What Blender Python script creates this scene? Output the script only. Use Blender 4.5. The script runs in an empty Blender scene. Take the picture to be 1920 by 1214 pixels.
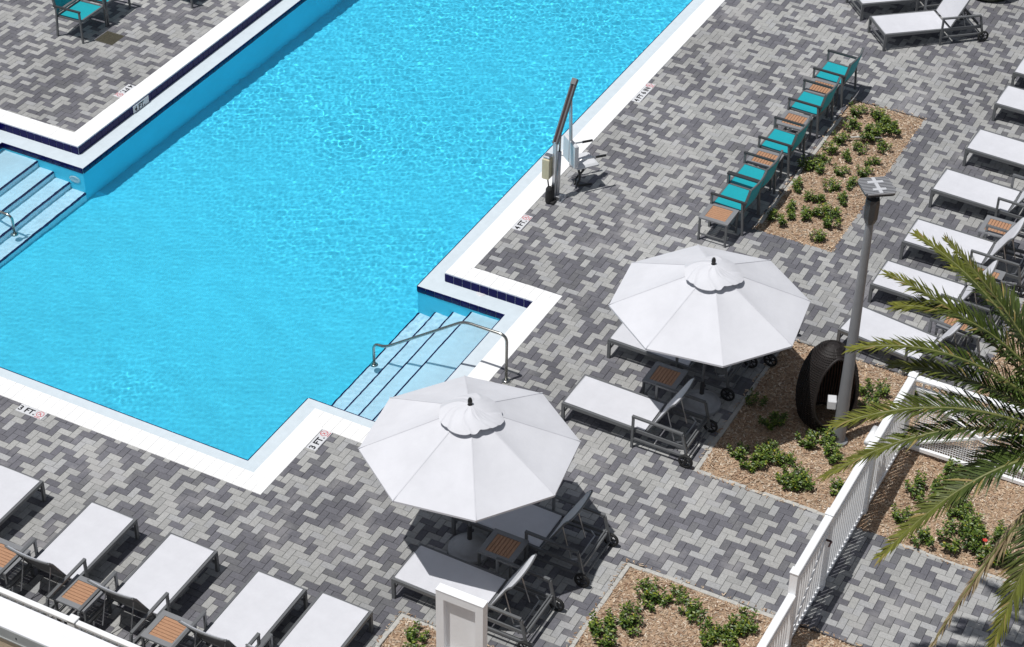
import bpy, math, random
import numpy as np
from mathutils import Vector, Matrix
sc = bpy.context.scene
COL = sc.collection
R = math.radians
rng = random.Random(7)

# ------------------------------------------------------------------ helpers
class MB:
    """collects faces; build() links them as ONE mesh object"""
    def __init__(s):
        s.v = []; s.f = []; s.c = []; s.cur = None
    def _add(s, vs, fs):
        b = len(s.v); s.v += [tuple(x) for x in vs]
        for f in fs:
            s.f.append([b + i for i in f]); s.c.append(s.cur)
    def box(s, x0, x1, y0, y1, z0, z1):
        s._add([(x0,y0,z0),(x1,y0,z0),(x1,y1,z0),(x0,y1,z0),(x0,y0,z1),(x1,y0,z1),(x1,y1,z1),(x0,y1,z1)],
               [(3,2,1,0),(4,5,6,7),(0,1,5,4),(1,2,6,5),(2,3,7,6),(3,0,4,7)])
    def cbox(s, x0, x1, y0, y1, z0, z1, c=.006):
        """box with chamfered top and side edges"""
        def ring(d, z): return [(x0+d,y0+d,z),(x1-d,y0+d,z),(x1-d,y1-d,z),(x0+d,y1-d,z)]
        vs = ring(c,z0)+ring(0,z0+c)+ring(0,z1-c)+ring(c,z1)
        fs = [(3,2,1,0),(12,13,14,15)]
        for k in range(3):
            for i in range(4):
                j=(i+1)%4; fs.append((4*k+i,4*k+j,4*k+4+j,4*k+4+i))
        s._add(vs,fs)
    def bar(s, p, q, w, h, up=(0,0,1)):
        p=Vector(p); q=Vector(q); d=(q-p).normalized(); u=Vector(up)
        if abs(d.dot(u))>.98: u=Vector((1,0,0))
        a=d.cross(u).normalized(); b=a.cross(d).normalized()
        vs=[]
        for e in (p,q):
            for i,j in ((-1,-1),(1,-1),(1,1),(-1,1)): vs.append(e+a*(i*w/2)+b*(j*h/2))
        s._add(vs,[(0,1,2,3),(7,6,5,4),(4,5,1,0),(5,6,2,1),(6,7,3,2),(7,4,0,3)])
    def tube(s, pts, r, n=8, closed=False):
        P=[Vector(p) for p in pts]; m=len(P)
        rs=r if isinstance(r,(list,tuple)) else [r]*m
        T=[]
        for i in range(m):
            if closed: t=P[(i+1)%m]-P[i-1]
            else: t=P[min(i+1,m-1)]-P[max(i-1,0)]
            T.append(t.normalized())
        a=T[0].orthogonal().normalized(); vs=[]
        for i in range(m):
            a=(a-T[i]*a.dot(T[i])).normalized(); b=T[i].cross(a)
            for k in range(n):
                an=2*math.pi*k/n; vs.append(P[i]+(a*math.cos(an)+b*math.sin(an))*rs[i])
        fs=[]
        for i in range(m if closed else m-1):
            i2=(i+1)%m
            for k in range(n):
                k2=(k+1)%n; fs.append((i*n+k,i*n+k2,i2*n+k2,i2*n+k))
        if not closed:
            fs.append(tuple(range(n))[::-1]); fs.append(tuple((m-1)*n+k for k in range(n)))
        s._add(vs,fs)
    def lathe(s, prof, n=24, c=(0,0,0), axis='z', a0=0, a1=2*math.pi):
        full=abs(a1-a0-2*math.pi)<1e-6; m=n if full else n+1; vs=[]
        for r,z in prof:
            for k in range(m):
                a=a0+(a1-a0)*k/n
                x,y=r*math.cos(a),r*math.sin(a)
                if axis=='z': vs.append((c[0]+x,c[1]+y,c[2]+z))
                else: vs.append((c[0]+x,c[1]+z,c[2]+y))
        fs=[]
        for i in range(len(prof)-1):
            for k in range(n):
                k2=(k+1)%m
                q=(i*m+k,i*m+k2,(i+1)*m+k2,(i+1)*m+k)
                fs.append(q if axis=='z' else q[::-1])
        s._add(vs,fs)
    def grid(s, fn, nu, nv):
        vs=[fn(i/nu,j/nv) for i in range(nu+1) for j in range(nv+1)]
        s._add(vs,[(i*(nv+1)+j,(i+1)*(nv+1)+j,(i+1)*(nv+1)+j+1,i*(nv+1)+j+1) for i in range(nu) for j in range(nv)])
    def build(s, name, m, parent=None, smooth=False, loc=None):
        me=bpy.data.meshes.new(name); me.from_pydata(s.v,[],s.f)
        if smooth: me.polygons.foreach_set('use_smooth',[True]*len(me.polygons))
        if any(c is not None for c in s.c):
            at=me.color_attributes.new('tone','FLOAT_COLOR','CORNER'); arr=[]
            for f,c in zip(s.f,s.c):
                c=c or (1,1,1)
                arr += [c[0],c[1],c[2],1]*len(f)
            at.data.foreach_set('color',arr)
        me.materials.append(m); me.update()
        o=bpy.data.objects.new(name,me); COL.objects.link(o)
        if parent: o.parent=parent
        if loc: o.location=loc
        return o

def tag(o, label=None, cat=None, group=None, kind=None):
    if label: o['label']=label
    if cat: o['category']=cat
    if group: o['group']=group
    if kind: o['kind']=kind
    return o
def thing(name, label, cat, loc=(0,0,0), rz=0, group=None):
    o=bpy.data.objects.new(name,None); COL.objects.link(o); o.empty_display_size=.1
    o.location=loc; o.rotation_euler=(0,0,rz)
    return tag(o,label,cat,group)
def kids(o): return [c for c in bpy.data.objects if c.parent==o]
def copy_tree(o, parent=None):
    c=o.copy(); COL.objects.link(c)
    if parent: c.parent=parent
    for ch in kids(o): copy_tree(ch,c)
    return c

# ---------------------------------------------------------------- materials
def mat(name, col, rough=.6, metal=0, noise=0, nscale=20, bump=0, bscale=60, attr=False, spec=.5, coat=0, stretch=None):
    m=bpy.data.materials.new(name); m.use_nodes=True; nt=m.node_tree; b=nt.nodes['Principled BSDF']
    b.inputs['Base Color'].default_value=(*col,1); b.inputs['Roughness'].default_value=rough; b.inputs['Metallic'].default_value=metal
    b.inputs['Specular IOR Level'].default_value=spec; b.inputs['Coat Weight'].default_value=coat
    L=nt.links.new
    tc=nt.nodes.new('ShaderNodeTexCoord'); co=tc.outputs['Object']
    if stretch:
        mp=nt.nodes.new('ShaderNodeMapping'); mp.inputs['Scale'].default_value=stretch; L(co,mp.inputs['Vector']); co=mp.outputs[0]
    src=None
    if attr:
        a=nt.nodes.new('ShaderNodeAttribute'); a.attribute_name='tone'; src=a.outputs['Color']
    if noise:
        n=nt.nodes.new('ShaderNodeTexNoise'); n.inputs['Scale'].default_value=nscale; n.inputs['Detail'].default_value=6; n.inputs['Roughness'].default_value=.65; L(co,n.inputs['Vector'])
        mr=nt.nodes.new('ShaderNodeMapRange'); mr.inputs[1].default_value=.3; mr.inputs[2].default_value=.7; mr.inputs[3].default_value=1-noise; mr.inputs[4].default_value=1+noise; L(n.outputs['Fac'],mr.inputs[0])
        mx=nt.nodes.new('ShaderNodeMix'); mx.data_type='RGBA'; mx.blend_type='MULTIPLY'; mx.inputs[0].default_value=1
        if src: L(src,mx.inputs[6])
        else: mx.inputs[6].default_value=(*col,1)
        L(mr.outputs[0],mx.inputs[7]); src=mx.outputs[2]
    if src: L(src,b.inputs['Base Color'])
    if bump:
        n=nt.nodes.new('ShaderNodeTexNoise'); n.inputs['Scale'].default_value=bscale; n.inputs['Detail'].default_value=4; L(co,n.inputs['Vector'])
        bp=nt.nodes.new('ShaderNodeBump'); bp.inputs['Strength'].default_value=bump; bp.inputs['Distance'].default_value=.01; L(n.outputs['Fac'],bp.inputs['Height']); L(bp.outputs[0],b.inputs['Normal'])
    return m
M={}
M['paver']=mat('concrete_paver',(.3,.3,.3),.9,noise=.16,nscale=34,bump=.25,bscale=160,attr=True,spec=.25)
# pale efflorescence blooms on the pavers
def add_blooms(m):
    nt=m.node_tree; L=nt.links.new; b=nt.nodes['Principled BSDF']
    src=b.inputs['Base Color'].links[0].from_socket
    tc=nt.nodes.new('ShaderNodeTexCoord')
    n=nt.nodes.new('ShaderNodeTexNoise'); n.inputs['Scale'].default_value=1.1; n.inputs['Detail'].default_value=7; n.inputs['Roughness'].default_value=.62; L(tc.outputs['Object'],n.inputs['Vector'])
    mr=nt.nodes.new('ShaderNodeMapRange'); mr.inputs[1].default_value=.53; mr.inputs[2].default_value=.74; mr.inputs[3].default_value=0; mr.inputs[4].default_value=.62; L(n.outputs['Fac'],mr.inputs[0])
    mx=nt.nodes.new('ShaderNodeMix'); mx.data_type='RGBA'; L(mr.outputs[0],mx.inputs[0]); L(src,mx.inputs[6]); mx.inputs[7].default_value=(.40,.39,.39,1)
    n2=nt.nodes.new('ShaderNodeTexNoise'); n2.inputs['Scale'].default_value=.35; n2.inputs['Detail'].default_value=3; L(tc.outputs['Object'],n2.inputs['Vector'])
    m2=nt.nodes.new('ShaderNodeMapRange'); m2.inputs[1].default_value=.3; m2.inputs[2].default_value=.7; m2.inputs[3].default_value=.86; m2.inputs[4].default_value=1.12; L(n2.outputs['Fac'],m2.inputs[0])
    m3=nt.nodes.new('ShaderNodeMix'); m3.data_type='RGBA'; m3.blend_type='MULTIPLY'; m3.inputs[0].default_value=1; L(mx.outputs[2],m3.inputs[6]); L(m2.outputs[0],m3.inputs[7])
    L(m3.outputs[2],b.inputs['Base Color'])
add_blooms(M['paver'])
M['joint']=mat('joint_sand',(.15,.145,.14),.95,noise=.3,nscale=8)
M['coping']=mat('white_coping_stone',(.87,.87,.865),.75,noise=.03,nscale=5,bump=.1,bscale=90)
M['grout']=mat('coping_grout',(.82,.82,.81),.9)
M['ledge']=mat('pool_ledge_plaster',(.60,.68,.73),.7,noise=.05,nscale=7)
M['tile']=mat('navy_glazed_tile',(.004,.004,.07),.3,noise=.25,nscale=9,spec=.12)
M['tilegrout']=mat('tile_grout',(.55,.6,.75),.8)
M['basin']=mat('blue_pool_plaster',(.10,.715,.905),.8,noise=.05,nscale=1.2)
M['steps']=mat('pale_pool_plaster',(.80,.90,.99),.8,noise=.05,nscale=5)
M['gunmetal']=mat('grey_powder_coat',(.135,.14,.145),.42,noise=.06,nscale=14)
M['darkmetal']=mat('charcoal_powder_coat',(.045,.047,.05),.4,noise=.08,nscale=14)
M['sling']=mat('white_sling_mesh',(.63,.635,.67),.7,noise=.045,nscale=5,bump=.15,bscale=350)
M['sling_shade']=mat('shade_toned_sling_mesh',(.16,.162,.165),.75,noise=.08,nscale=40)  # sling mesh darkened: shade on the rear of the backrests painted in
M['teal']=mat('teal_sling_mesh',(.004,.345,.405),.65,noise=.05,nscale=11,bump=.15,bscale=350)
M['black']=mat('black_plastic',(.012,.012,.013),.45)
M['rubber']=mat('black_rubber',(.016,.016,.016),.75)
M['wood']=mat('brown_plank',(.43,.235,.135),.6,noise=.22,nscale=16,stretch=(1.5,14,1))
M['canopy']=mat('white_canvas',(.655,.66,.695),.85,noise=.05,nscale=2.2,bump=.5,bscale=5)
M['seam']=mat('canvas_seam',(.62,.625,.66),.85)
M['concrete']=mat('grey_cast_concrete',(.36,.37,.39),.7,noise=.12,nscale=9)
M['edging']=mat('pale_concrete_edging',(.46,.45,.42),.9,noise=.18,nscale=12,bump=.4,bscale=50)
M['lamp']=mat('grey_lamp_paint',(.225,.23,.24),.45,noise=.06,nscale=4)
M['fin']=mat('cast_fin_grey',(.42,.425,.44),.4,metal=.2)
M['spine']=mat('pale_cast_grey',(.55,.56,.58),.45)
M['silver']=mat('brushed_aluminium',(.55,.56,.58),.32,metal=.9,noise=.08,nscale=15)
M['steel']=mat('polished_steel',(.40,.40,.375),.22,metal=1)
M['whitepaint']=mat('white_paint',(.87,.88,.89),.42,noise=.03,nscale=5)
M['whiteplastic']=mat('white_plastic',(.66,.67,.69),.4)
M['cream']=mat('cream_plastic',(.58,.53,.36),.5,noise=.06,nscale=10)
M['red']=mat('red_print',(.55,.05,.06),.6)
M['rust']=mat('dark_red_stripe',(.05,.02,.02),.5)
M['blackprint']=mat('black_print',(.012,.012,.016),.6)
M['stucco']=mat('tan_stucco',(.56,.44,.30),.9,noise=.08,nscale=6,bump=.5,bscale=40)
M['roofcap']=mat('white_membrane',(.80,.80,.83),.7,noise=.04,nscale=3)
M['flashing']=mat('grey_flashing',(.40,.41,.40),.4,metal=.2,noise=.1,nscale=5)
M['wicker']=mat('dark_brown_wicker',(.014,.010,.009),.6,noise=.35,nscale=30,bump=.4,bscale=80)
M['wickerin']=mat('brown_wicker_rib',(.15,.088,.066),.6,noise=.3,nscale=30)
M['mulch']=mat('mulch_bed_soil',(.36,.25,.165),.95,noise=.5,nscale=26,bump=1,bscale=45)
M['chip']=mat('wood_chip',(.5,.33,.2),.9,attr=True,noise=.15,nscale=30,spec=.2)
M['leaf']=mat('glossy_leaf',(.05,.12,.03),.42,attr=True,spec=.4)
M['stem']=mat('green_stem',(.09,.11,.04),.7)
M['frond']=mat('palm_leaflet',(.06,.09,.02),.45,attr=True,spec=.4)
M['rachis']=mat('palm_rachis',(.16,.17,.05),.5,noise=.2,nscale=10)
M['bark']=mat('palm_bark',(.16,.115,.075),.95,noise=.4,nscale=12,bump=1,bscale=18)
M['drain']=mat('olive_drain_lid',(.055,.05,.032),.8,noise=.25,nscale=20)
M['cushion']=mat('pale_cushion',(.30,.29,.28),.9)
M['hibiscus']=mat('red_petal',(.55,.05,.035),.6)
M['potgreen']=mat('dark_green_glaze',(.014,.022,.012),.35)

def water_material():
    m=bpy.data.materials.new('pool_water'); m.use_nodes=True; nt=m.node_tree; nt.nodes.clear()
    o=nt.nodes.new('ShaderNodeOutputMaterial'); g=nt.nodes.new('ShaderNodeBsdfGlass')
    g.inputs['IOR'].default_value=1.33; g.inputs['Roughness'].default_value=0; g.inputs['Color'].default_value=(.85,.97,.99,1)
    nt.links.new(g.outputs[0],o.inputs['Surface']); return m
M['water']=water_material()

# ------------------------------------------------------------ sun, sky, camera
D=Vector((.28,-.18,-1)).normalized()
el=math.asin(-D.z)
s=bpy.data.lights.new('sun','SUN'); s.energy=3.5; s.angle=R(.53); s.color=(1,.98,.955)
so=bpy.data.objects.new('sun',s); COL.objects.link(so); so.rotation_euler=D.to_track_quat('-Z','Y').to_euler(); so.location=(10,20,30)
s.cycles.is_caustics_light=True
w=bpy.data.worlds.new('World'); sc.world=w; w.use_nodes=True; nt=w.node_tree
sk=nt.nodes.new('ShaderNodeTexSky'); sk.sky_type='NISHITA'; sk.sun_disc=False; sk.sun_elevation=el; sk.sun_rotation=R(303)
hs=nt.nodes.new('ShaderNodeHueSaturation'); hs.inputs['Saturation'].default_value=.5; nt.links.new(sk.outputs[0],hs.inputs['Color']); nt.links.new(hs.outputs[0],nt.nodes['Background'].inputs[0]); nt.nodes['Background'].inputs[1].default_value=.065
F_,PT,RL,YW=3834.57,0.648889535,0.0177402597,0.473375599
cd=bpy.data.cameras.new('camera'); cam=bpy.data.objects.new('camera',cd); COL.objects.link(cam); sc.camera=cam
cd.sensor_width=36; cd.lens=F_/1920*36; cd.clip_end=600; cd.clip_start=.5
fh=Vector((math.cos(YW),math.sin(YW),0)); rr=Vector((math.sin(YW),-math.cos(YW),0)); zz=Vector((0,0,1))
fw=math.cos(PT)*fh-math.sin(PT)*zz; up=math.sin(PT)*fh+math.cos(PT)*zz
r2=math.cos(RL)*rr+math.sin(RL)*up; u2=-math.sin(RL)*rr+math.cos(RL)*up
cam.matrix_world=Matrix(((r2.x,u2.x,-fw.x,0),(r2.y,u2.y,-fw.y,0),(r2.z,u2.z,-fw.z,18),(0,0,0,1)))
sc.view_settings.view_transform='Standard'; sc.view_settings.look='None'; sc.view_settings.exposure=0; sc.view_settings.gamma=1
sc.render.engine='CYCLES'; sc.cycles.use_denoising=True
sc.cycles.max_bounces=10; sc.cycles.transmission_bounces=8; sc.cycles.sample_clamp_indirect=4
def in_view(x,y,m=.22):
    d=Vector((x,y,-18)); k=d.dot(fw)
    if k<=0: return False
    u=F_*d.dot(r2)/k/1920; v=F_*d.dot(u2)/k/1214
    return abs(u)<.5+m and abs(v)<.5+m

# --------------------------------------------------------------------- pool
W=[(38,12.59),(21.44,12.59),(21.44,11.10),(18.40,11.10),(18.40,12.60),(16.88,12.60),(16.88,18.95),(18.1,18.95),(18.1,20.60),(21.62,20.60),(21.62,18.95),(38,18.95)]
def offset(P,d):
    """outward offset of an axis-aligned polygon (clockwise seen from above: the pool lies to the right of travel)"""
    n=len(P); out=[]
    for i in range(n):
        a,b,c=P[i-1],P[i],P[(i+1)%n]
        def nrm(p,q):
            dx,dy=q[0]-p[0],q[1]-p[1]; l=math.hypot(dx,dy); return (-dy/l,dx/l)
        n1,n2=nrm(a,b),nrm(b,c)
        out.append((b[0]+d*(n1[0] if abs(n1[0])>.5 else n2[0]),b[1]+d*(n1[1] if abs(n1[1])>.5 else n2[1])))
    return out
def area(P): return sum(P[i-1][0]*P[i][1]-P[i][0]*P[i-1][1] for i in range(len(P)))/2
SG=-1 if area(W)>0 else 1
# outward normal sign: for clockwise polygons left-hand normal points outward
I=offset(W,SG*.305); O=offset(W,SG*.63)
def inside(P,x,y):
    r=False; n=len(P)
    for i in range(n):
        x1,y1=P[i-1]; x2,y2=P[i]
        if (y1>y)!=(y2>y) and x<(x2-x1)*(y-y1)/(y2-y1)+x1: r=not r
    return r
EDGES=[(i,(i+1)%len(W)) for i in range(len(W))]
def clip_half(poly,a,b,c):
    out=[]
    for i in range(len(poly)):
        p,q=poly[i-1],poly[i]; dp=a*p[0]+b*p[1]-c; dq=a*q[0]+b*q[1]-c
        if (dp>=0)!=(dq>=0):
            t=dp/(dp-dq); out.append((p[0]+t*(q[0]-p[0]),p[1]+t*(q[1]-p[1])))
        if dq>=0: out.append(q)
    return out
def shrink(poly,d):
    cx=sum(p[0] for p in poly)/len(poly); cy=sum(p[1] for p in poly)/len(poly); out=[]
    for p in poly:
        out.append((p[0]-d*(1 if p[0]>cx else -1),p[1]-d*(1 if p[1]>cy else -1)))
    return out
cop=MB(); grt=MB(); led=MB(); til=MB(); tgr=MB(); bas=MB()
ZL=-.15; ZW=-.185
def floor_z(x): return -1.07-max(0,(x-16.2))*.038
for i,j in EDGES:
    quad=[O[i],O[j],I[j],I[i]]
    dx,dy=O[j][0]-O[i][0],O[j][1]-O[i][1]; l=math.hypot(dx,dy); dx/=l; dy/=l
    sp=[dx*p[0]+dy*p[1] for p in quad]; s0,s1=min(sp),max(sp)
    ctr=((quad[0][0]+quad[2][0])/2,(quad[0][1]+quad[2][1])/2)
    k=max(1,round((s1-s0)/.153)); st=(s1-s0)/k
    for q in range(k):
        a=s0+q*st; b=a+st
        pg=clip_half(clip_half(quad,dx,dy,a),-dx,-dy,-b)
        if len(pg)<3: continue
        if not any(in_view(*p,.3) for p in pg): continue
        if area(pg)<0: pg=pg[::-1]
        sh=shrink(pg,.0012); sh2=shrink(pg,.004); n=len(pg)
        dz=rng.uniform(-.001,.001)
        vs=[(*p,-.05) for p in sh]+[(*p,.008+dz) for p in sh]+[(*p,.013+dz) for p in sh2]
        fs=[tuple(2*n+t for t in range(n))]
        for t in range(n):
            t2=(t+1)%n; fs.append((t,t2,n+t2,n+t)); fs.append((n+t,n+t2,2*n+t2,2*n+t))
        cop._add(vs,fs)
    grt._add([(*p,.004) for p in quad],[(0,1,2,3) if area(quad)>0 else (3,2,1,0)])
    # ledge
    lq=[I[i],I[j],W[j],W[i]]
    led._add([(*p,ZL) for p in lq],[(0,1,2,3) if area(lq)>0 else (3,2,1,0)])
    # riser below coping and wall below ledge
    for P_,zt,zb,mb in ((I,0,ZL,tgr),(W,ZL,ZL-.156,tgr),(W,ZL-.156,-2.3,bas)):
        mb._add([(*P_[i],zt),(*P_[j],zt),(*P_[j],zb),(*P_[i],zb)],[(0,1,2,3)])
    # navy tiles, proud of the wall
    nx,ny=(O[i][0]-W[i][0]),(O[i][1]-W[i][1])
    nin=(-dy,dx)
    mx_,my_=(W[i][0]+W[j][0])/2,(W[i][1]+W[j][1])/2
    if not inside(W,mx_+nin[0]*.05,my_+nin[1]*.05): nin=(dy,-dx)
    for P_,zt,zb,th in ((I,-.012,ZL+.002,.008),(W,ZL+.003,ZL-.152,.014)):
        L_=math.hypot(P_[j][0]-P_[i][0],P_[j][1]-P_[i][1]); k=max(1,round(L_/.155)); st=L_/k
        for q in range(k):
            a=q*st+.005; b=(q+1)*st-.005
            p=(P_[i][0]+dx*a,P_[i][1]+dy*a); r_=(P_[i][0]+dx*b,P_[i][1]+dy*b)
            if not in_view(*p,.3): continue
            c=(r_[0]+nin[0]*th,r_[1]+nin[1]*th); d_=(p[0]+nin[0]*th,p[1]+nin[1]*th)
            x0,x1=min(p[0],c[0]),max(p[0],c[0]); y0,y1=min(p[1],c[1]),max(p[1],c[1])
            til.cbox(x0,x1,y0,y1,zb,zt,.002)
# floor of the basin
for a,b in ((16.88,38),):
    bas._add([(a-1,10.5,floor_z(a-1)),(b,10.5,floor_z(b)),(b,21,floor_z(b)),(a-1,21,floor_z(a-1))],[(0,1,2,3)])
tag(cop.build('pool_coping',M['coping']),kind='structure')
g_=tag(grt.build('coping_bed',M['grout']),kind='structure')
tag(led.build('pool_ledge',M['ledge']),kind='structure')
tag(tgr.build('tile_backing',M['tilegrout']),kind='structure')
t_=tag(til.build('waterline_tile',M['tile']),kind='structure')
b_=tag(bas.build('pool_basin',M['basin']),kind='structure')
REC=[b_,t_,]
# steps in both recesses
def steps(name, x0, x1, ys, back, sgn):
    mb=MB(); tr=MB(); d=ZW-.2
    for k,y in enumerate(ys):           # top step first
        z=ZW-.2-.21*k
        ya=back if k==0 else ys[k-1]
        lo,hi=min(y,ya),max(y,ya)
        mb.box(x0,x1,lo,hi,-2.2,z)
        a,b=(y-.004,y+.02) if sgn>0 else (y-.02,y+.004)
        tr.box(x0+.002,x1-.002,min(a,b),max(a,b),z-.05,z+.003)
    o=tag(mb.build(name,M['steps']),kind='structure'); t=tr.build('step_nosing',M['tile'],o)
    REC.extend((o,t))
steps('pool_steps',18.402,21.438,[11.67,11.98,12.29,12.588],11.102,-1)
steps('pool_steps',18.102,21.618,[19.88,19.57,19.26,18.952],20.598,1)

# water: one sheet with real ripples
def water():
    st=.0165
    def axis(bp,lo,hi):
        out=[]; bp=sorted(bp)
        for a,b in zip(bp[:-1],bp[1:]):
            n=max(1,round((b-a)/(st if b<=hi else .06))); out+=list(np.linspace(a,b,n,endpoint=False))
        return np.array(out+[bp[-1]])
    xs=axis([16.88,18.1,18.40,21.44,21.62,33.5,38],16,33.6); ys=axis([11.10,12.59,12.60,18.95,20.60],10,21)
    X,Y=np.meshgrid(xs,ys,indexing='ij'); r=np.random.RandomState(4)
    def waves(n,l0,l1,amp,spread=None,dirn=0):
        Z=np.zeros_like(X)
        for k in range(n):
            lam=math.exp(r.uniform(math.log(l0),math.log(l1)))
            th=r.uniform(0,2*math.pi) if spread is None else dirn+r.normal(0,spread)
            kk=2*math.pi/lam; a=amp*(lam/.15)**1.6/math.sqrt(n)
            Z+=a*np.sin(kk*(math.cos(th)*X+math.sin(th)*Y)+r.uniform(0,6.28))
        return Z
    # slowly varying envelope: calm at the shallow end, choppy at the deep end
    e=np.zeros_like(X)
    for k in range(7):
        lam=r.uniform(1.6,4.5); th=r.uniform(0,6.28); e+=np.sin(2*math.pi/lam*(math.cos(th)*X+math.sin(th)*Y)+r.uniform(0,6.28))
    e/=4.0
    t=np.clip((X-.35*(Y-15)-20.2)/3.2,0,1); t=t*t*(3-2*t)
    amp=.22+.78*t*np.clip(.78+.38*e,.25,1.4)+.05*np.clip(e,0,1)
    for cx,cy,s_,g in ((25.0,16.35,.55,.3),(17.75,15.55,.32,.75),(17.9,15.9,.9,.10),(21.0,14.2,.5,.15)):
        amp+=g*np.exp(-((X-cx)**2+(Y-cy)**2)/(2*s_*s_))
    Z=amp*(waves(64,.055,.13,.00066)+waves(16,.13,.3,.0005))
    Z+=waves(16,.07,.2,.00022,.45,.6)+waves(8,.35,.9,.00012)
    # round ripples spreading from the return jets
    for cx,cy,lam,a,dec in ((17.75,15.55,.075,.00010,.5),(25.0,16.35,.12,.0006,.5)):
        q=np.hypot(X-cx,Y-cy); Z+=a*np.sin(2*math.pi*q/lam)*np.exp(-q/dec)
    Z+=ZW
    V=np.stack([X,Y,Z],-1).reshape(-1,3); nx,ny=len(xs),len(ys)
    idx=np.arange(nx*ny).reshape(nx,ny)
    cx=(xs[:-1]+xs[1:])/2; cy=(ys[:-1]+ys[1:])/2; CX,CY=np.meshgrid(cx,cy,indexing='ij')
    keep=((CY>12.6)&(CY<18.95))|((CX>18.40)&(CX<21.44)&(CY<12.6))|((CX>21.44)&(CY>12.59)&(CY<12.6))|((CX>18.1)&(CX<21.62)&(CY>18.95))
    Q=np.stack([idx[:-1,:-1],idx[1:,:-1],idx[1:,1:],idx[:-1,1:]],-1)[keep]
    used=np.unique(Q); mp=np.full(nx*ny,-1); mp[used]=np.arange(len(used))
    Vu=V[used]; Q=mp[Q]
    me=bpy.data.meshes.new('water'); me.vertices.add(len(Vu)); me.vertices.foreach_set('co',Vu.ravel())
    me.loops.add(Q.size); me.loops.foreach_set('vertex_index',Q.ravel().astype(np.int32))
    me.polygons.add(len(Q)); me.polygons.foreach_set('loop_start',np.arange(0,Q.size,4,dtype=np.int32)); me.polygons.foreach_set('loop_total',np.full(len(Q),4,dtype=np.int32))
    me.update(calc_edges=True); me.validate(); me.polygons.foreach_set('use_smooth',[True]*len(me.polygons)); me.materials.append(M['water'])
    o=bpy.data.objects.new('water',me); COL.objects.link(o); tag(o,kind='structure'); o.cycles.is_caustics_caster=True
water()

# ------------------------------------------------------- ground, pavers, beds
BEDS=[(25.1,29.55,7.38,8.66),(19.42,22.75,4.38,7.2),(22.7,34,-4,4.38),(19.36,22.7,-4,4.38),(8,17.43,-4,7.22),(12.7,15.28,7.9,9.28)]
gd=MB(); ZG=-.045
# ground sheet round the pool opening, as strips between the outline's breakpoints
gx=sorted({-120,200,*[p[0] for p in O]}); gy=sorted({-150,160,*[p[1] for p in O]})
for a,b in zip(gx[:-1],gx[1:]):
    for c,d in zip(gy[:-1],gy[1:]):
        if not inside(O,(a+b)/2,(c+d)/2): gd._add([(a,c,ZG),(b,c,ZG),(b,d,ZG),(a,d,ZG)],[(0,1,2,3)])
tag(gd.build('ground',M['joint']),kind='structure')
pv=MB(); Osh=offset(W,SG*.40); U=.1
LIGHT=[(.38,.38,.368),(.363,.363,.353),(.395,.395,.386),(.336,.337,.33),(.373,.376,.378)]
DARK=[(.150,.149,.167),(.138,.137,.153),(.168,.167,.186),(.158,.158,.168),(.142,.141,.158)]
def sub_rects(r,beds):
    rs=[r]
    for bx0,bx1,by0,by1 in beds:
        out=[]
        for x0,x1,y0,y1 in rs:
            if x1<=bx0 or x0>=bx1 or y1<=by0 or y0>=by1: out.append((x0,x1,y0,y1)); continue
            if x0<bx0: out.append((x0,bx0,y0,y1))
            if x1>bx1: out.append((bx1,x1,y0,y1))
            a,b=max(x0,bx0),min(x1,bx1)
            if y0<by0: out.append((a,b,y0,by0))
            if y1>by1: out.append((a,b,by1,y1))
        rs=out
    return rs
for ix in range(105,372):
    for iy in range(-10,262):
        d=(ix-iy)%4
        if d==0: w_,h_=2,1
        elif d==3: w_,h_=1,2
        else: continue
        x0,y0=ix*U,iy*U; x1,y1=x0+w_*U,y0+h_*U
        cx,cy=(x0+x1)/2,(y0+y1)/2
        if not in_view(cx,cy) or inside(Osh,cx,cy): continue
        col=rng.choice(LIGHT) if rng.random()<.53 else rng.choice(DARK)
        k=rng.uniform(.90,1.01); pv.cur=tuple(c*k for c in col)
        tz=rng.uniform(-.0012,.0012)
        for a,b,c,e in sub_rects((x0,x1,y0,y1),BEDS):
            if b-a<.012 or e-c<.012: continue
            g=.0018; h=.0045
            vs=[(a+g,c+g,-.02),(b-g,c+g,-.02),(b-g,e-g,-.02),(a+g,e-g,-.02),(a+g,c+g,-.004+tz),(b-g,c+g,-.004+tz),(b-g,e-g,-.004+tz),(a+g,e-g,-.004+tz),
                (a+h,c+h,tz),(b-h,c+h,tz),(b-h,e-h,tz),(a+h,e-h,tz)]
            pv._add(vs,[(8,9,10,11),(4,5,9,8),(5,6,10,9),(6,7,11,10),(7,4,8,11),(0,1,5,4),(1,2,6,5),(2,3,7,6),(3,0,4,7)])
tag(pv.build('paved_deck',M['paver']),kind='structure')
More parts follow.
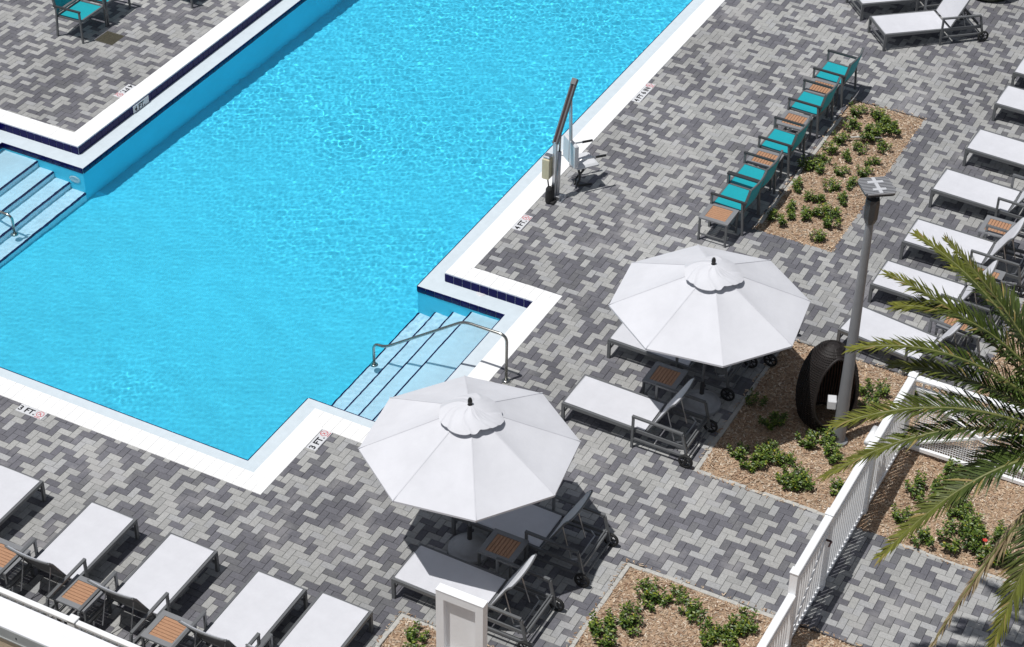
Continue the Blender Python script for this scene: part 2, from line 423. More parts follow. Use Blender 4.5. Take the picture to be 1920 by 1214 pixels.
# mulch beds
def bump_h(x,y): return .018*math.sin(2.3*x+1.1*y)+.016*math.sin(5.1*x-3.7*y+1)+.01*math.sin(9*x+8*y)
mu=MB(); ch=MB()
MC=[(.58,.45,.32),(.60,.44,.29),(.53,.40,.29),(.46,.32,.215),(.61,.50,.38),(.37,.24,.155),(.28,.17,.11),(.52,.41,.31),(.69,.59,.47),(.43,.29,.19)]
bi=0
for (x0,x1,y0,y1) in BEDS:
    bi+=1
    nx=max(2,int((x1-x0)/.12)); ny=max(2,int((y1-y0)/.12))
    def fn(u,v):
        x=x0+(x1-x0)*u; y=y0+(y1-y0)*v
        e=min(1,min(u,1-u)*(x1-x0)/.15,min(v,1-v)*(y1-y0)/.15)
        return (x,y,-.03-.001*bi+e*(.035+bump_h(x,y)))
    mu.grid(fn,nx,ny)
    dens=1500
    for k in range(int((x1-x0)*(y1-y0)*dens)):
        x=rng.uniform(x0-.03,x1+.03); y=rng.uniform(y0-.03,y1+.03)
        if not in_view(x,y,.1): continue
        u=(x-x0)/(x1-x0); v=(y-y0)/(y1-y0); spill=not(0<u<1 and 0<v<1)
        if spill and rng.random()<.55: continue
        z=(.004-fn(u,v)[2]*0) if spill else 0
        z=z+rng.uniform(.002,.008) if spill else fn(u,v)[2]+rng.uniform(.002,.014)
        l=rng.uniform(.010,.034); wd=rng.uniform(.004,.011); a=rng.uniform(0,math.pi); tl=rng.uniform(-.35,.35); rl=rng.uniform(-.4,.4)
        ax=Vector((math.cos(a)*math.cos(tl),math.sin(a)*math.cos(tl),math.sin(tl)))*l
        bx=Vector((-math.sin(a)*math.cos(rl),math.cos(a)*math.cos(rl),math.sin(rl)))*wd
        c=Vector((x,y,z)); q=rng.uniform(.66,1.08); cc=rng.choice(MC); ch.cur=(cc[0]*q,cc[1]*q,cc[2]*q)
        ch._add([c-ax-bx,c+ax-bx*rng.uniform(.4,1),c+ax*rng.uniform(.8,1)+bx,c-ax*rng.uniform(.7,1)+bx*rng.uniform(.5,1)],[(0,1,2,3)])
tag(mu.build('mulch_bed',M['mulch'],smooth=True),kind='structure')
tag(ch.build('wood_chips',M['chip']),'loose tan and brown wood chips covering the planting beds','mulch',kind='stuff')
ed=MB()
def edge(x0,x1,y0,y1):
    n=max(1,int(max(x1-x0,y1-y0)/.25))
    for k in range(n):
        j=rng.uniform(-.007,.007); zt=rng.uniform(-.012,.006)
        if x1-x0>y1-y0: ed.cbox(x0+(x1-x0)*k/n,x0+(x1-x0)*(k+1)/n,y0+j,y1+j,-.04,zt,.004)
        else: ed.cbox(x0+j,x1+j,y0+(y1-y0)*k/n,y0+(y1-y0)*(k+1)/n,-.04,zt,.004)
edge(19.42,19.48,4.95,7.2); edge(19.48,22.75,7.14,7.2); edge(17.37,17.43,4.95,7.22); edge(13,17.37,7.16,7.22); edge(15.22,15.28,7.9,9.28); edge(13,15.22,9.22,9.28)
edge(25.3,28.9,8.60,8.66); edge(19.36,19.41,2.2,4.7)
tag(ed.build('bed_edging',M['edging']),kind='structure')

# ------------------------------------------------------------------ lounger
def wheel_parts(parent, x, y, r=.105):
    m=MB(); m.lathe([(0,-.012),(.022,-.012),(.022,.012),(0,.012)],12,(0,0,0),'y')
    for k in range(6):
        a=k*math.pi/3+.2; m.bar((.015*math.cos(a),0,.015*math.sin(a)),((r-.022)*math.cos(a),0,(r-.022)*math.sin(a)),.012,.014,(0,1,0))
    w_=m.build('wheel',M['black'],parent,loc=(x,y,r))
    t=MB(); t.lathe([(r-.028,-.014),(r-.004,-.017),(r,-.01),(r,.01),(r-.004,.017),(r-.028,.014),(r-.028,-.014)],28,(0,0,0),'y')
    t.build('tyre',M['rubber'],w_,smooth=True)
def make_lounger():
    """local +x runs from the foot end to the head end; the foot end is at x=0"""
    t=thing('sun_lounger','proto','sun lounger')
    HW=.345; T=.036
    f=MB()
    for y in (-HW,HW): f.bar((0,y,.305),(1.86,y,.27),.032,.05)
    f.bar((.018,-HW+.017,.305),(.018,HW-.017,.305),.034,.05); f.bar((1.25,-HW+.017,.272),(1.25,HW-.017,.272),.03,.03); f.bar((.62,-HW+.017,.28),(.62,HW-.017,.28),.026,.026)
    f.build('seat_frame',M['gunmetal'],t)
    sl=MB()
    def seat(u,v):
        y=(v-.5)*2*(HW-.022); return (.03+u*1.20,y,.334-.03*u-.012*(1-(2*v-1)**2)*math.sin(math.pi*u))
    sl.grid(seat,10,8)
    sl.grid(lambda u,v:(lambda p:(p[0],p[1],p[2]-.012))(seat(u,1-v)),10,8)
    sl.bar((.03,-HW+.03,.327),(.03,HW-.03,.327),.012,.014)
    sl.build('seat_sling',M['sling'],t,smooth=True)
    lg=MB()
    for y in (-HW,HW):
        l=MB(); l.bar((.022,y,0),(.022,y,.28),.044,.036,(0,1,0)); l.build('leg',M['gunmetal'],t)
    fr=MB(); fr.bar((.018,-HW+.02,.15),(.018,HW-.02,.15),.02,.03); fr.build('foot_stretcher',M['gunmetal'],t)
    for y in (-HW-.036,HW+.036):
        a=MB(); a.bar((1.08,y,0),(1.08,y,.52),.034,.03,(0,1,0)); a.bar((1.063,y,.535),(1.80,y,.515),.04,.028); a.bar((1.80,y,.50),(1.885,y,.12),.034,.028,(0,1,0)); a.bar((1.08,y,.16),(1.86,y,.15),.024,.03)
        a.build('arm_frame',M['gunmetal'],t)
    # backrest, hinged at the end of the seat, curled back at its top
    AN=R(61); c_,s_=math.cos(AN),math.sin(AN); LB=.70
    def bp(q): # along-back distance -> x,z with a curl over the last part
        if q<.62: return 1.27+c_*q,.315+s_*q
        k=(q-.62); th=AN-k*7; return 1.27+c_*.62+k*math.cos((AN+th)/2),.315+s_*.62+k*math.sin((AN+th)/2)
    def back(u,v,off=0):
        x,z=bp(u*LB); sag=.022*(1-(2*v-1)**2)*(.4+.6*u)
        return (x+s_*(sag+off),(v-.5)*2*(HW-.035),z-c_*(sag+off))
    bk=MB(); bk.grid(lambda u,v:back(u,v),14,8)
    bk.build('back_sling',M['sling'],t,smooth=True)
    bl=MB(); bl.grid(lambda u,v:back(u,1-v,.008),14,8); bl.build('back_sling_shade',M['sling_shade'],t,smooth=True)  # rear face of the same sling, its shade put into the colour
    bf=MB()
    for v in (0,1):
        pts=[]
        for k in range(9):
            x,z=bp(k/8*LB); y=(v-.5)*2*(HW-.022); pts.append((x+.006,y,z-.006))
        bf.tube(pts,.014,6)
    pts=[]
    for k in range(9):
        p=back(1,k/8,.012); pts.append(p)
    bf.tube(pts,.013,6)
    bf.build('back_frame',M['gunmetal'],t)
    su=MB()
    xx,z_=bp(.42)
    for y in (-.2,.2): su.tube([(xx+.01,y,z_-.015),(1.62,y*1.05,.20)],.008,6)
    su.tube([(1.66,-.30,.255),(1.74,-.24,.255),(1.74,.24,.255),(1.66,.30,.255)],.011,6)
    su.build('back_support',M['silver'],t)
    ax=MB(); ax.tube([(1.885,-HW-.02,.105),(1.885,HW+.02,.105)],.012,8); ax.bar((1.85,-HW+.016,.262),(1.85,HW-.016,.262),.03,.04); ax.tube([(1.83,-HW-.02,.30),(1.83,HW+.02,.30)],.011,8)
    ax.build('axle_frame',M['gunmetal'],t)
    for y in (-HW-.075,HW+.075): wheel_parts(t,1.885,y)
    return t
proto=make_lounger()
LG=[ # foot centre x, y, heading of head end, label, group
 (14.84,14.72,180,'white lounger cut off by the left edge, leftmost of the railing row','loungers in front of the white railing'),
 (14.83,13.235,180,'white lounger between the two leftmost wooden side tables by the railing','loungers in front of the white railing'),
 (14.83,12.01,180,'white lounger between the second and third side tables from the left by the railing','loungers in front of the white railing'),
 (14.79,10.68,180,'white lounger right of the last side table in the railing row','loungers in front of the white railing'),
 (14.85,9.785,180,'rightmost white lounger of the railing row, only its foot half in the photo','loungers in front of the white railing'),
 (15.80,9.51,-90,'lounger half in umbrella shade right behind the white box pillar','loungers under the white umbrellas'),
 (17.16,9.42,-90,'lounger wholly shaded by the nearer umbrella, beyond its small table','loungers under the white umbrellas'),
 (19.84,9.20,-90,'sunlit white lounger in front of the farther umbrella, wheels beside the mulch bed','loungers under the white umbrellas'),
 (21.42,9.26,-90,'lounger mostly hidden under the farther umbrella, its sunlit foot corner at the left','loungers under the white umbrellas'),
 (22.46,9.02,-91,'lounger hidden under the farther umbrella, only its wheels showing near the wicker pod','loungers under the white umbrellas'),
 (23.22,6.43,-97,'white lounger directly behind the grey lamp post, turned slightly askew','loungers along the right side'),
 (24.49,6.44,-90.5,'white lounger second from the lamp post in the right row','loungers along the right side'),
 (25.77,6.40,-90,'white lounger third from the lamp post in the right row','loungers along the right side'),
 (27.36,6.46,-91,'white lounger fourth from the lamp post in the right row','loungers along the right side'),
 (28.79,6.36,-91,'white lounger fifth from the lamp post, head end cut off by the right edge','loungers along the right side'),
 (30.39,6.37,-90,'white lounger sixth from the lamp post, only its foot third inside the right edge','loungers along the right side'),
 (31.56,6.40,-90,'farthest lounger of the right row, just a foot corner at the right edge','loungers along the right side'),
 (31.635,9.01,-48,'whole white lounger turned at an angle in the top right corner','angled loungers at the top'),
 (32.50,9.75,-48,'lounger cut off by the top edge, behind the angled lounger in the top right corner','angled loungers at the top'),
]
for i,(x,y,a,lb,gp) in enumerate(LG):
    o=proto if i==0 else copy_tree(proto)
    o.location=(x,y,0); o.rotation_euler=(0,0,R(a)); tag(o,lb,'sun lounger',gp)

# --------------------------------------------------------------- side tables
def make_table():
    t=thing('side_table','proto','side table'); S=.24; B=.072
    f=MB()
    for a in (-1,1):
        f.box(-S,S,min(a*S,a*(S-B)),max(a*S,a*(S-B)),.40,.425); f.box(min(a*S,a*(S-B)),max(a*S,a*(S-B)),-S+B,S-B,.4003,.4247)
    f.bar((-S+.02,0,.39),(S-.02,0,.39),.03,.02)
    f.build('table_frame',M['lamp'],t)
    sl=MB(); n=7; wd=2*(S-B)/n
    for k in range(n):
        y=-(S-B)+k*wd; sl.cbox(-S+B+.001,S-B-.001,y+.003,y+wd-.003,.405,.421,.003)
    sl.build('slat_top',M['wood'],t)
    for a in (-1,1):
        for b in (-1,1):
            l=MB(); l.bar((a*(S-.02),b*(S-.02),0),(a*(S-.02),b*(S-.02),.40),.03,.03,(1,0,0)); l.build('leg',M['gunmetal'],t)
    for a in (-1,1):
        s_=MB(); s_.bar((-S+.035,a*(S-.02),.12),(S-.035,a*(S-.02),.12),.02,.02); s_.build('stretcher',M['gunmetal'],t)
    return t
tab=make_table()
TB=[(13.42,13.86,90,'wooden side table cut off by the left edge beside the leftmost loungers','tables in the railing row'),
 (13.36,12.62,90,'wooden side table between the second and third loungers from the left edge','tables in the railing row'),
 (13.36,11.34,90,'rightmost wooden slat side table of the railing row','tables in the railing row'),
 (16.52,8.53,0,'shaded brown slat table beside the foot of the nearer umbrella','tables under the umbrellas'),
 (20.59,8.16,0,'brown slat table in front of the farther umbrella pole, beside the sunlit lounger','tables under the umbrellas'),
 (24.63,9.08,90,'wooden side table at the near end of the teal chair row','tables in the teal chair row'),
 (26.44,9.06,0,'wooden side table between the second and third teal chairs from the near end','tables in the teal chair row'),
 (27.76,9.07,0,'wooden side table between the third and fourth teal chairs from the near end','tables in the teal chair row'),
 (28.97,9.06,0,'farthest side table of the teal chair row, seen through the arm of the fourth chair','tables in the teal chair row'),
 (26.36,5.20,0,'orange-brown side table in the right lounger row, clear of the palm','tables in the right lounger row'),
 (25.02,4.98,0,'side table mostly hidden by palm fronds, between two loungers at the right edge','tables in the right lounger row'),
 (23.72,5.00,0,'side table beyond the lounger behind the lamp post, partly under palm fronds','tables in the right lounger row')]
for i,(x,y,a,lb,gp) in enumerate(TB):
    o=tab if i==0 else copy_tree(tab)
    o.location=(x,y,0); o.rotation_euler=(0,0,R(a)); tag(o,lb,'side table',gp)

# --------------------------------------------------------------- teal chairs
def make_chair():
    """local +x is the way a sitter faces; x=0 mid seat"""
    t=thing('patio_armchair','proto','armchair'); HW=.33
    s_=MB()
    def seat(u,v): return (.25-u*.50,(v-.5)*2*(HW-.035),.425-.02*u-.012*(1-(2*v-1)**2)*math.sin(math.pi*u))
    s_.grid(lambda u,v:seat(u,1-v),8,8); s_.grid(lambda u,v:(lambda p:(p[0],p[1],p[2]-.012))(seat(u,v)),8,8)
    s_.build('seat_sling',M['teal'],t,smooth=True)
    b=MB()
    def back(u,v,o=0):
        k=.03*(1-(2*v-1)**2); return (-.262-.085*u-k-o,(v-.5)*2*(HW-.03),.475+.355*u)
    b.grid(lambda u,v:back(u,v),8,8); b.grid(lambda u,v:back(u,1-v,.012),8,8)
    b.build('back_sling',M['teal'],t,smooth=True)
    f=MB()
    f.bar((.255,-HW+.018,.412),(.255,HW-.018,.412),.03,.03); f.bar((-.25,-HW+.018,.40),(-.25,HW-.018,.40),.03,.03)
    for a in (-1,1): f.bar((.255,a*(HW-.016),.412),(-.25,a*(HW-.016),.40),.028,.032)
    f.build('seat_frame',M['gunmetal'],t)
    g=MB()
    for a in (-1,1): g.bar((-.24,a*(HW-.012),.40),(-.345,a*(HW-.012),.85),.036,.034,(0,1,0))
    pts=[(-.342-.03*(1-(k/4-1)**2)-.006,(k/4-1)*(HW-.02),.845) for k in range(9)]
    g.tube(pts,.015,6); g.bar((-.255,-HW+.02,.462),(-.255,HW-.02,.462),.034,.03); g.build('back_frame',M['gunmetal'],t)
    for a in (-1,1):
        m=MB(); m.bar((.285,a*(HW+.012),.612),(-.30,a*(HW+.012),.598),.042,.026); m.build('armrest',M['darkmetal'],t)
        l=MB(); l.bar((.27,a*(HW+.012),0),(.262,a*(HW+.012),.60),.032,.03,(0,1,0)); l.build('leg',M['gunmetal'],t)
        l=MB(); l.bar((-.285,a*(HW+.012),0),(-.24,a*(HW+.012),.59),.032,.03,(0,1,0)); l.build('leg',M['gunmetal'],t)
    return t
chair=make_chair()
TG='teal armchairs beside the mulch bed'; TL='teal armchairs at the top left'
CH=[(25.17,9.03,90,'teal armchair nearest the viewer in the row, next to the end side table',TG),
 (25.82,9.03,90,'second teal armchair from the near end, set tight against the nearest one',TG),
 (27.05,9.01,90,'middle teal armchair of the five beside the mulch bed',TG),
 (28.40,9.03,90,'fourth teal armchair from the near end, in front of a table seen through its arm',TG),
 (29.54,9.03,90,'farthest teal armchair of the row, standing at the far corner of the mulch bed',TG),
 (25.06,21.54,-90,'teal armchair in the top left corner, its seat and arm wholly in the photo',TL),
 (25.80,21.56,-88,'teal armchair cut off by the top edge, beside the whole one at top left',TL),
 (27.08,20.60,-92,'armchair at the top edge by the white coping, only a dark leg in the photo',TL)]
for i,(x,y,a,lb,gp) in enumerate(CH):
    o=chair if i==0 else copy_tree(chair)
    o.location=(x,y,0); o.rotation_euler=(0,0,R(a)); tag(o,lb,'armchair',gp)

# ------------------------------------------------------------------ umbrellas
def make_umbrella():
    t=thing('patio_umbrella','proto','umbrella'); PH=R(31.5); RR=1.375
    def edge_r(a):
        k=((a-PH+math.pi/8)%(math.pi/4))-math.pi/8
        return math.cos(math.pi/8)/math.cos(math.pi/8-abs(k)) if False else math.cos(math.pi/8)/math.cos(k-math.copysign(math.pi/8,k))
    def P(u,a,off=0):
        k=(((a-PH+math.pi/8)%(math.pi/4))-math.pi/8)/(math.pi/8)   # 0 on a rib, +-1 mid panel
        r=(.06+u*(RR-.06)); q=r*edge_r(a)
        z=2.345-.595*(u**.97) - .030*math.sin(math.pi*min(1,u*1.0))*math.sin(abs(k)*math.pi/2) -off
        sc_=.985 if u>.999 else 1
        return (q*sc_*math.cos(a),q*sc_*math.sin(a),z)
    c=MB(); n=8*12
    c.grid(lambda u,v:P(u,PH+v*2*math.pi),12,n)
    c.grid(lambda u,v:P(u,PH+(1-v)*2*math.pi,.006),12,n)
    # hem hanging at the rim
    c.grid(lambda u,v:(lambda p:(p[0],p[1],p[2]-.028*u))(P(1,PH+v*2*math.pi)),1,n)
    ca=c.build('canopy',M['canopy'],t,smooth=True)
    es=ca.modifiers.new('crease','EDGE_SPLIT'); es.split_angle=R(9)
    r=random.Random(5)
    folds=[(r.uniform(0,6.283),r.uniform(.10,.26),r.choice((-1,1,1))*r.uniform(.35,1)) for _ in range(17)]
    fine=[(r.uniform(0,6.283),r.uniform(.04,.08),r.uniform(.25,.5)) for _ in range(16)]
    def bumps(a,L_):
        t_=0
        for c_,w_,m_ in L_:
            d_=(a-c_+math.pi)%(2*math.pi)-math.pi; t_+=m_*math.exp(-(d_/w_)**2)
        return t_
    ridge=[(r.uniform(0,6.283),r.uniform(.06,.28),r.choice((-1,1))*r.uniform(.3,1)) for _ in range(13)]
    def ridges(a):
        t_=0
        for c_,w_,m_ in ridge:
            d_=(a-c_+math.pi)%(2*math.pi)-math.pi; t_+=m_*math.exp(-abs(d_)/w_)
        return t_
    def V(u,a,off=0):
        a_=a+.22*math.sin(2.6*u+1)-.1
        wv=bumps(a_,folds); rg=ridges(a_+.12*math.sin(5*u))
        z=2.395-.10*u-.062*u*u+.024*u**1.2*wv+.034*u**.8*rg+.01*bumps(a_*1.0,fine)*math.sin(9*u)-off
        rr=(.02+.37*u)*(1-.055*u*wv)
        return (rr*math.cos(a),rr*math.sin(a),z)
    v=MB(); v.grid(lambda u,q:V(u,q*2*math.pi),16,220); v.grid(lambda u,q:V(u,(1-q)*2*math.pi,.005),16,220)
    v.build('vent_cap',M['canopy'],t,smooth=True)
    for k in range(8):
        sm_=MB(); sm_.grid(lambda u,q:(lambda p,a:(p[0]-math.sin(a)*(q-.5)*.016,p[1]+math.cos(a)*(q-.5)*.016,p[2]+.0025))(P(.2+.79*u,PH+k*math.pi/4),PH+k*math.pi/4),14,1)
        sm_.build('seam',M['seam'],t)
    f=MB(); f.lathe([(0,2.50),(.018,2.49),(.028,2.46),(.03,2.43),(.02,2.405),(.032,2.395),(.034,2.375),(0,2.37)],14); f.build('finial',M['black'],t,smooth=True)
    p=MB(); p.lathe([(0,2.37),(.02,2.37),(.02,.19),(0,.19)],14); p.build('pole',M['gunmetal'],t,smooth=False)
    for k in range(8):
        a=PH+k*math.pi/4; b=MB(); b.bar((.06*math.cos(a),.06*math.sin(a),2.31),(1.33*math.cos(a),1.33*math.sin(a),1.735),.018,.022); b.bar((.03*math.cos(a),.03*math.sin(a),1.72),(.72*math.cos(a),.72*math.sin(a),2.0),.012,.016)
        b.build('rib',M['gunmetal'],t)
    h=MB(); h.lathe([(.021,1.76),(.045,1.76),(.045,1.69),(.021,1.69)],16); h.build('runner_hub',M['darkmetal'],t)
    b=MB(); b.lathe([(.275,0),(.28,.015),(.277,.05),(.262,.062),(.225,.066),(.216,.09),(.16,.135),(.112,.15),(.104,.172),(.055,.18),(.045,.20),(0,.20)],40); b.build('base',M['concrete'],t,smooth=True)
    s_=MB(); s_.lathe([(.0205,.42),(.03,.42),(.034,.19),(.0205,.19)],14); s_.tube([(.03,0,.28),(.07,0,.28)],.008,6); s_.lathe([(0,-.012),(.02,-.012),(.02,.012),(0,.012)],8,(.075,0,.28)); s_.build('base_collar',M['darkmetal'],t)
    return t
um=make_umbrella(); um.location=(16.65,9.075,0); um.rotation_euler=(0,0,0)
tag(um,'nearer white octagonal umbrella, its canopy overlapping the pool corner','umbrella','white octagonal umbrellas')
u2_=copy_tree(um); u2_.location=(20.74,7.66,0); u2_.rotation_euler=(0,0,R(-1))
tag(u2_,'farther white octagonal umbrella, left of the grey lamp post','umbrella','white octagonal umbrellas')

# ------------------------------------------------------------- handrails
def smooth_path(P,r=.12,n=6):
    P=[Vector(p) for p in P]; out=[P[0]]
    for i in range(1,len(P)-1):
        a,b,c=P[i-1],P[i],P[i+1]; d1=min(r,(a-b).length*.48); d2=min(r,(c-b).length*.48)
        p=b+(a-b).normalized()*d1; q=b+(c-b).normalized()*d2
        for k in range(n+1):
            t=k/n; out.append(p*(1-t)**2+b*2*t*(1-t)+q*t*t)
    out.append(P[-1]); return out
def handrail(lb,path,loc):
    t=thing('pool_handrail',lb,'handrail',loc,group='steel pool handrails')
    m=MB(); m.tube(smooth_path(path),.022,12); r=m.build('rail',M['steel'],t,smooth=True)
    REC.append(r)
    for p in (path[0],path[-1]):
        e=MB(); e.lathe([(.022,.03),(.04,.028),(.06,.012),(.062,0),(0,0)],20,p); o=e.build('foot_collar',M['steel'],t,smooth=True); REC.append(o)
handrail('bent steel handrail over the pool steps behind the nearer umbrella',[(0,0,0),(0,0,.80),(0,.68,.80),(0,1.98,-.14),(0,2.17,-.14),(0,2.17,-.79)],(19.9,10.27,.0))
handrail('steel handrail standing in the water on the left edge steps',[(0,0,-.797),(0,0,-.16),(0,.30,-.16),(0,1.45,.80),(0,2.2,.80),(0,2.2,0)],(20.0,19.10,0))
for o in REC: o.cycles.is_caustics_receiver=True

# ----------------------------------------------------------- depth markers
def text_mesh(name,txt,size,m,parent,loc,off=.03):
    cu=bpy.data.curves.new(name,'FONT'); cu.body=txt; cu.size=size; cu.offset=off*size; cu.extrude=.0006; cu.align_x='LEFT'
    o=bpy.data.objects.new('tmp',cu); COL.objects.link(o)
    dg=bpy.context.evaluated_depsgraph_get(); me=bpy.data.meshes.new_from_object(o.evaluated_get(dg))
    bpy.data.objects.remove(o); me.name=name; me.materials.clear(); me.materials.append(m)
    r=bpy.data.objects.new(name,me); COL.objects.link(r); r.parent=parent; r.location=loc; return r
def marker(txt,x,y,rz,length,lb,sym=True):
    H_=.152
    m=MB(); n=max(1,round(length/.152)); st=length/n
    for k in range(n): m.cbox(k*st-length/2+.001,(k+1)*st-length/2-.001,-H_/2,H_/2,-.01,.006,.002)
    o=m.build('depth_marker',M['whiteplastic']); o.location=(x,y,.0); o.rotation_euler=(0,0,R(rz))
    tag(o,lb,'depth marker','tiled depth markers along the pool')
    tm=text_mesh('lettering',txt,.145,M['blackprint'],o,(0,0,.007))
    xs=[v.co.x for v in tm.data.vertices]; ys=[v.co.y for v in tm.data.vertices]; w_=max(xs)-min(xs); h_=max(ys)-min(ys)
    avail=length-(.165 if sym else .03); k=min(avail/w_,1.0); tm.scale=(k,.098/h_,1)
    tm.location=(-length/2+.015-min(xs)*k,-.049-min(ys)*.098/h_,.0072)
    if sym:
        s_=MB(); cx=length/2-.076
        nn=28
        s_._add([((.056 if q%2 else .047)*math.cos(2*math.pi*(q//2)/nn)+cx,(.056 if q%2 else .047)*math.sin(2*math.pi*(q//2)/nn)+.012,.0076) for q in range(2*nn)],[(2*q,2*q+1,(2*q+3)%(2*nn),(2*q+2)%(2*nn)) for q in range(nn)])
        s_.bar((cx-.034,.046,.0077),(cx+.034,-.022,.0077),.008,.0008); s_.bar((cx-.05,-.062,.0077),(cx+.05,-.062,.0077),.009,.0008)
        s_.bar((cx-.02,-.012,.0076),(cx+.012,.03,.0076),.010,.0006)
        s_.build('no_diving_symbol',M['red'],o)
    return o
marker('3 FT.',16.172,15.66,-90,.44,'white tile reading 3 FT. at the left, below the long near edge of the pool')
marker('3 FT.',17.56,11.888,0,.44,'white tile reading 3 FT. on the pool corner left of the nearer umbrella')
marker('4 FT.',23.5,11.888,0,.44,'white tile reading 4 FT. in front of the pool lift')
marker('4 FT 6 IN',28.0,11.888,0,.68,'long white tile reading 4 FT 6 IN behind the pool lift')
marker('4 FT.',23.74,19.656,180,.44,'white tile with upside-down 4 FT. at the far left pool edge')
v=MB(); v.cbox(-.22,.22,-.065,.065,-.004,.004,.002)
vm=v.build('wall_depth_marker',M['whiteplastic']); vm.location=(23.62,19.243,-.079); vm.rotation_euler=(R(90),0,0)
tag(vm,'white 4 FT. tile set upright in the dark blue band of the far pool wall','depth marker')
vm.location.y=19.238
tm=text_mesh('lettering','4 FT.',.145,M['blackprint'],vm,(-.18,-.05,.0048)); tm.scale=(.95,.9,1)

# ---------------------------------------------------------------- pool lift
t=thing('pool_lift','white seated pool lift with tall grey boom at the right pool edge','pool lift',(24.25,11.74,0))
m=MB(); m.cbox(-.09,.09,-.06,.06,0,.05,.01); m.lathe([(0,.30),(.035,.295),(.055,.26),(.062,.12),(.06,.03),(0,.03)],16,(-.05,.04,0)); m.build('base_boot',M['rubber'],t,smooth=False)
m=MB(); m.cbox(.02,.24,-.14,.02,0,.018,.004); m.lathe([(0,.05),(.025,.05),(.03,.018),(0,.018)],12,(.2,-.11,0)); m.cbox(.03,.12,-.10,-.02,.018,.10,.006); m.build('anchor_plate',M['silver'],t)
m=MB(); m.bar((.04,0,.05),(.04,0,1.10),.052,.06); m.build('mast',M['silver'],t)
m=MB(); m.cbox(-.075,.075,-.06,.06,-.19,.19,.018); bx=m.build('battery_box',M['cream'],t,loc=(-.01,.10,.62))
m=MB(); m.cbox(-.06,.06,-.055,.055,.19,.235,.012); m.build('box_lid',M['silver'],bx)
m=MB(); m.tube([(-.02,.09,.43),(-.03,.07,.34),(-.045,.05,.28)],.012,6); m.build('cable',M['black'],t)
p0=Vector((.03,0,1.06)); p1=Vector((.585,-.03,1.90))
m=MB()
for y in (-.028,.028): m.bar(p0+Vector((0,y,0)),p1+Vector((0,y,0)),.022,.075)
m.bar(p1+Vector((-.04,0,-.04)),p1+Vector((.03,0,.03)),.085,.085); m.build('boom',M['gunmetal'],t)
m=MB(); m.bar(p0.lerp(p1,.02),p0.lerp(p1,.93),.03,.06); m.build('boom_stripe',M['rust'],t)
q=p0.lerp(p1,.30)
m=MB(); a=Vector((.10,-.03,.10)); m.tube([a,a.lerp(q,.62)],.034,12); m.build('actuator_cylinder',M['silver'],t,smooth=True)
m=MB(); m.tube([a.lerp(q,.6),q],.018,10); m.build('actuator_rod',M['steel'],t,smooth=True)
h=p0.lerp(p1,.80)
m=MB(); m.bar(h,(h.x+.03,-.06,.42),.04,.04,(1,0,0)); m.build('seat_hanger',M['silver'],t)
st_=bpy.data.objects.new('seat',None)
sm=MB(); sm.cbox(-.02,.36,-.20,.20,.42,.49,.03); sm.cbox(.32,.38,-.18,.18,.40,.475,.02)
seat=sm.build('seat',M['whiteplastic'],t,loc=(.52,-.08,0)); seat.rotation_euler=(0,0,R(-38))
bpy.data.objects.remove(st_)
sm=MB()
for (ya,yb) in ((-.21,-.01),(.01,.21)): sm.cbox(-.07,-.005,ya,yb,.47,.90,.02)
sm.build('seat_back',M['whiteplastic'],seat)
for y in (-.24,.24):
    sm=MB(); sm.tube(smooth_path([(-.05,y,.55),(.0,y,.66),(.30,y,.64)],.06,4),.012,8); sm.build('armrest',M['silver'],seat)
    sm=MB(); sm.tube([(.28,y,.641),(.46,y,.632)],.02,8); sm.build('arm_grip',M['black'],seat)
sm=MB(); sm.tube(smooth_path([(.05,-.1,.42),(.10,-.1,.20),(.02,-.1,.08),(.30,-.1,.05)],.1,5),.02,8); sm.tube(smooth_path([(.22,.08,.42),(.26,.08,.22),(.10,.08,.10),(.02,-.06,.09)],.1,5),.018,8); sm.build('footrest',M['black'],seat,smooth=True)
sm=MB(); sm.tube(smooth_path([(-.1,.26,.5),(.0,.30,.40),(.2,.28,.42),(.42,.0,.46)],.12,5),.006,6); sm.build('seat_belt',M['darkmetal'],seat)

# ----------------------------------------------------------------- lamp post
t=thing('lamp_post','tall grey lamp post with flat slatted head beside the wicker pod','street lamp',(20.93,5.71,0))
m=MB(); m.lathe([(0,0),(.13,0),(.13,.02),(.09,.025),(.088,.2),(.05,3.62),(0,3.62)],24); m.build('pole',M['lamp'],t,smooth=False)
for ob in (t.children if False else [o for o in bpy.data.objects if o.parent==t]):
    ob.data.polygons.foreach_set('use_smooth',[True]*len(ob.data.polygons)); ob.modifiers.new('e','EDGE_SPLIT').split_angle=R(40)
m=MB(); m.lathe([(0,3.58),(.06,3.58),(.092,3.66),(.095,3.9),(.088,3.95),(.06,3.955),(0,3.955)],8); m.build('driver_housing',M['darkmetal'],t)
# slatted head, tilted slightly; slats across a spine
hd=MB(); fr=MB(); HC=Vector((.118,.007,4.06)); Q=Matrix.Rotation(R(36.3),3,'Z')@Matrix.Rotation(R(3),3,'Y')
def hp(x,y,z): return HC+Q@Vector((x,y,z))
HS=.202
def outline(x):
    d=abs(x)-(HS-.06)
    return HS if d<=0 else HS-.06+math.sqrt(max(0,.06**2-d*d))
for k in range(12):          # fins run along local y, spaced along local x
    x=-HS+.008+k*(2*HS-.016)/11
    hd.bar(hp(x,-outline(x),0),hp(x,outline(x),0),.015,.02,Q@Vector((0,0,1)))
hd.build('heat_fins',M['fin'],t)
fr.bar(hp(-HS+.01,0,.004),hp(HS-.01,0,.004),.045,.026,Q@Vector((0,0,1)))
for x,l in ((-.105,.085),(.075,.10)): fr.bar(hp(x,-l,.008),hp(x,l,.008),.045,.024,Q@Vector((0,0,1)))
fr.build('head_spine',M['spine'],t)
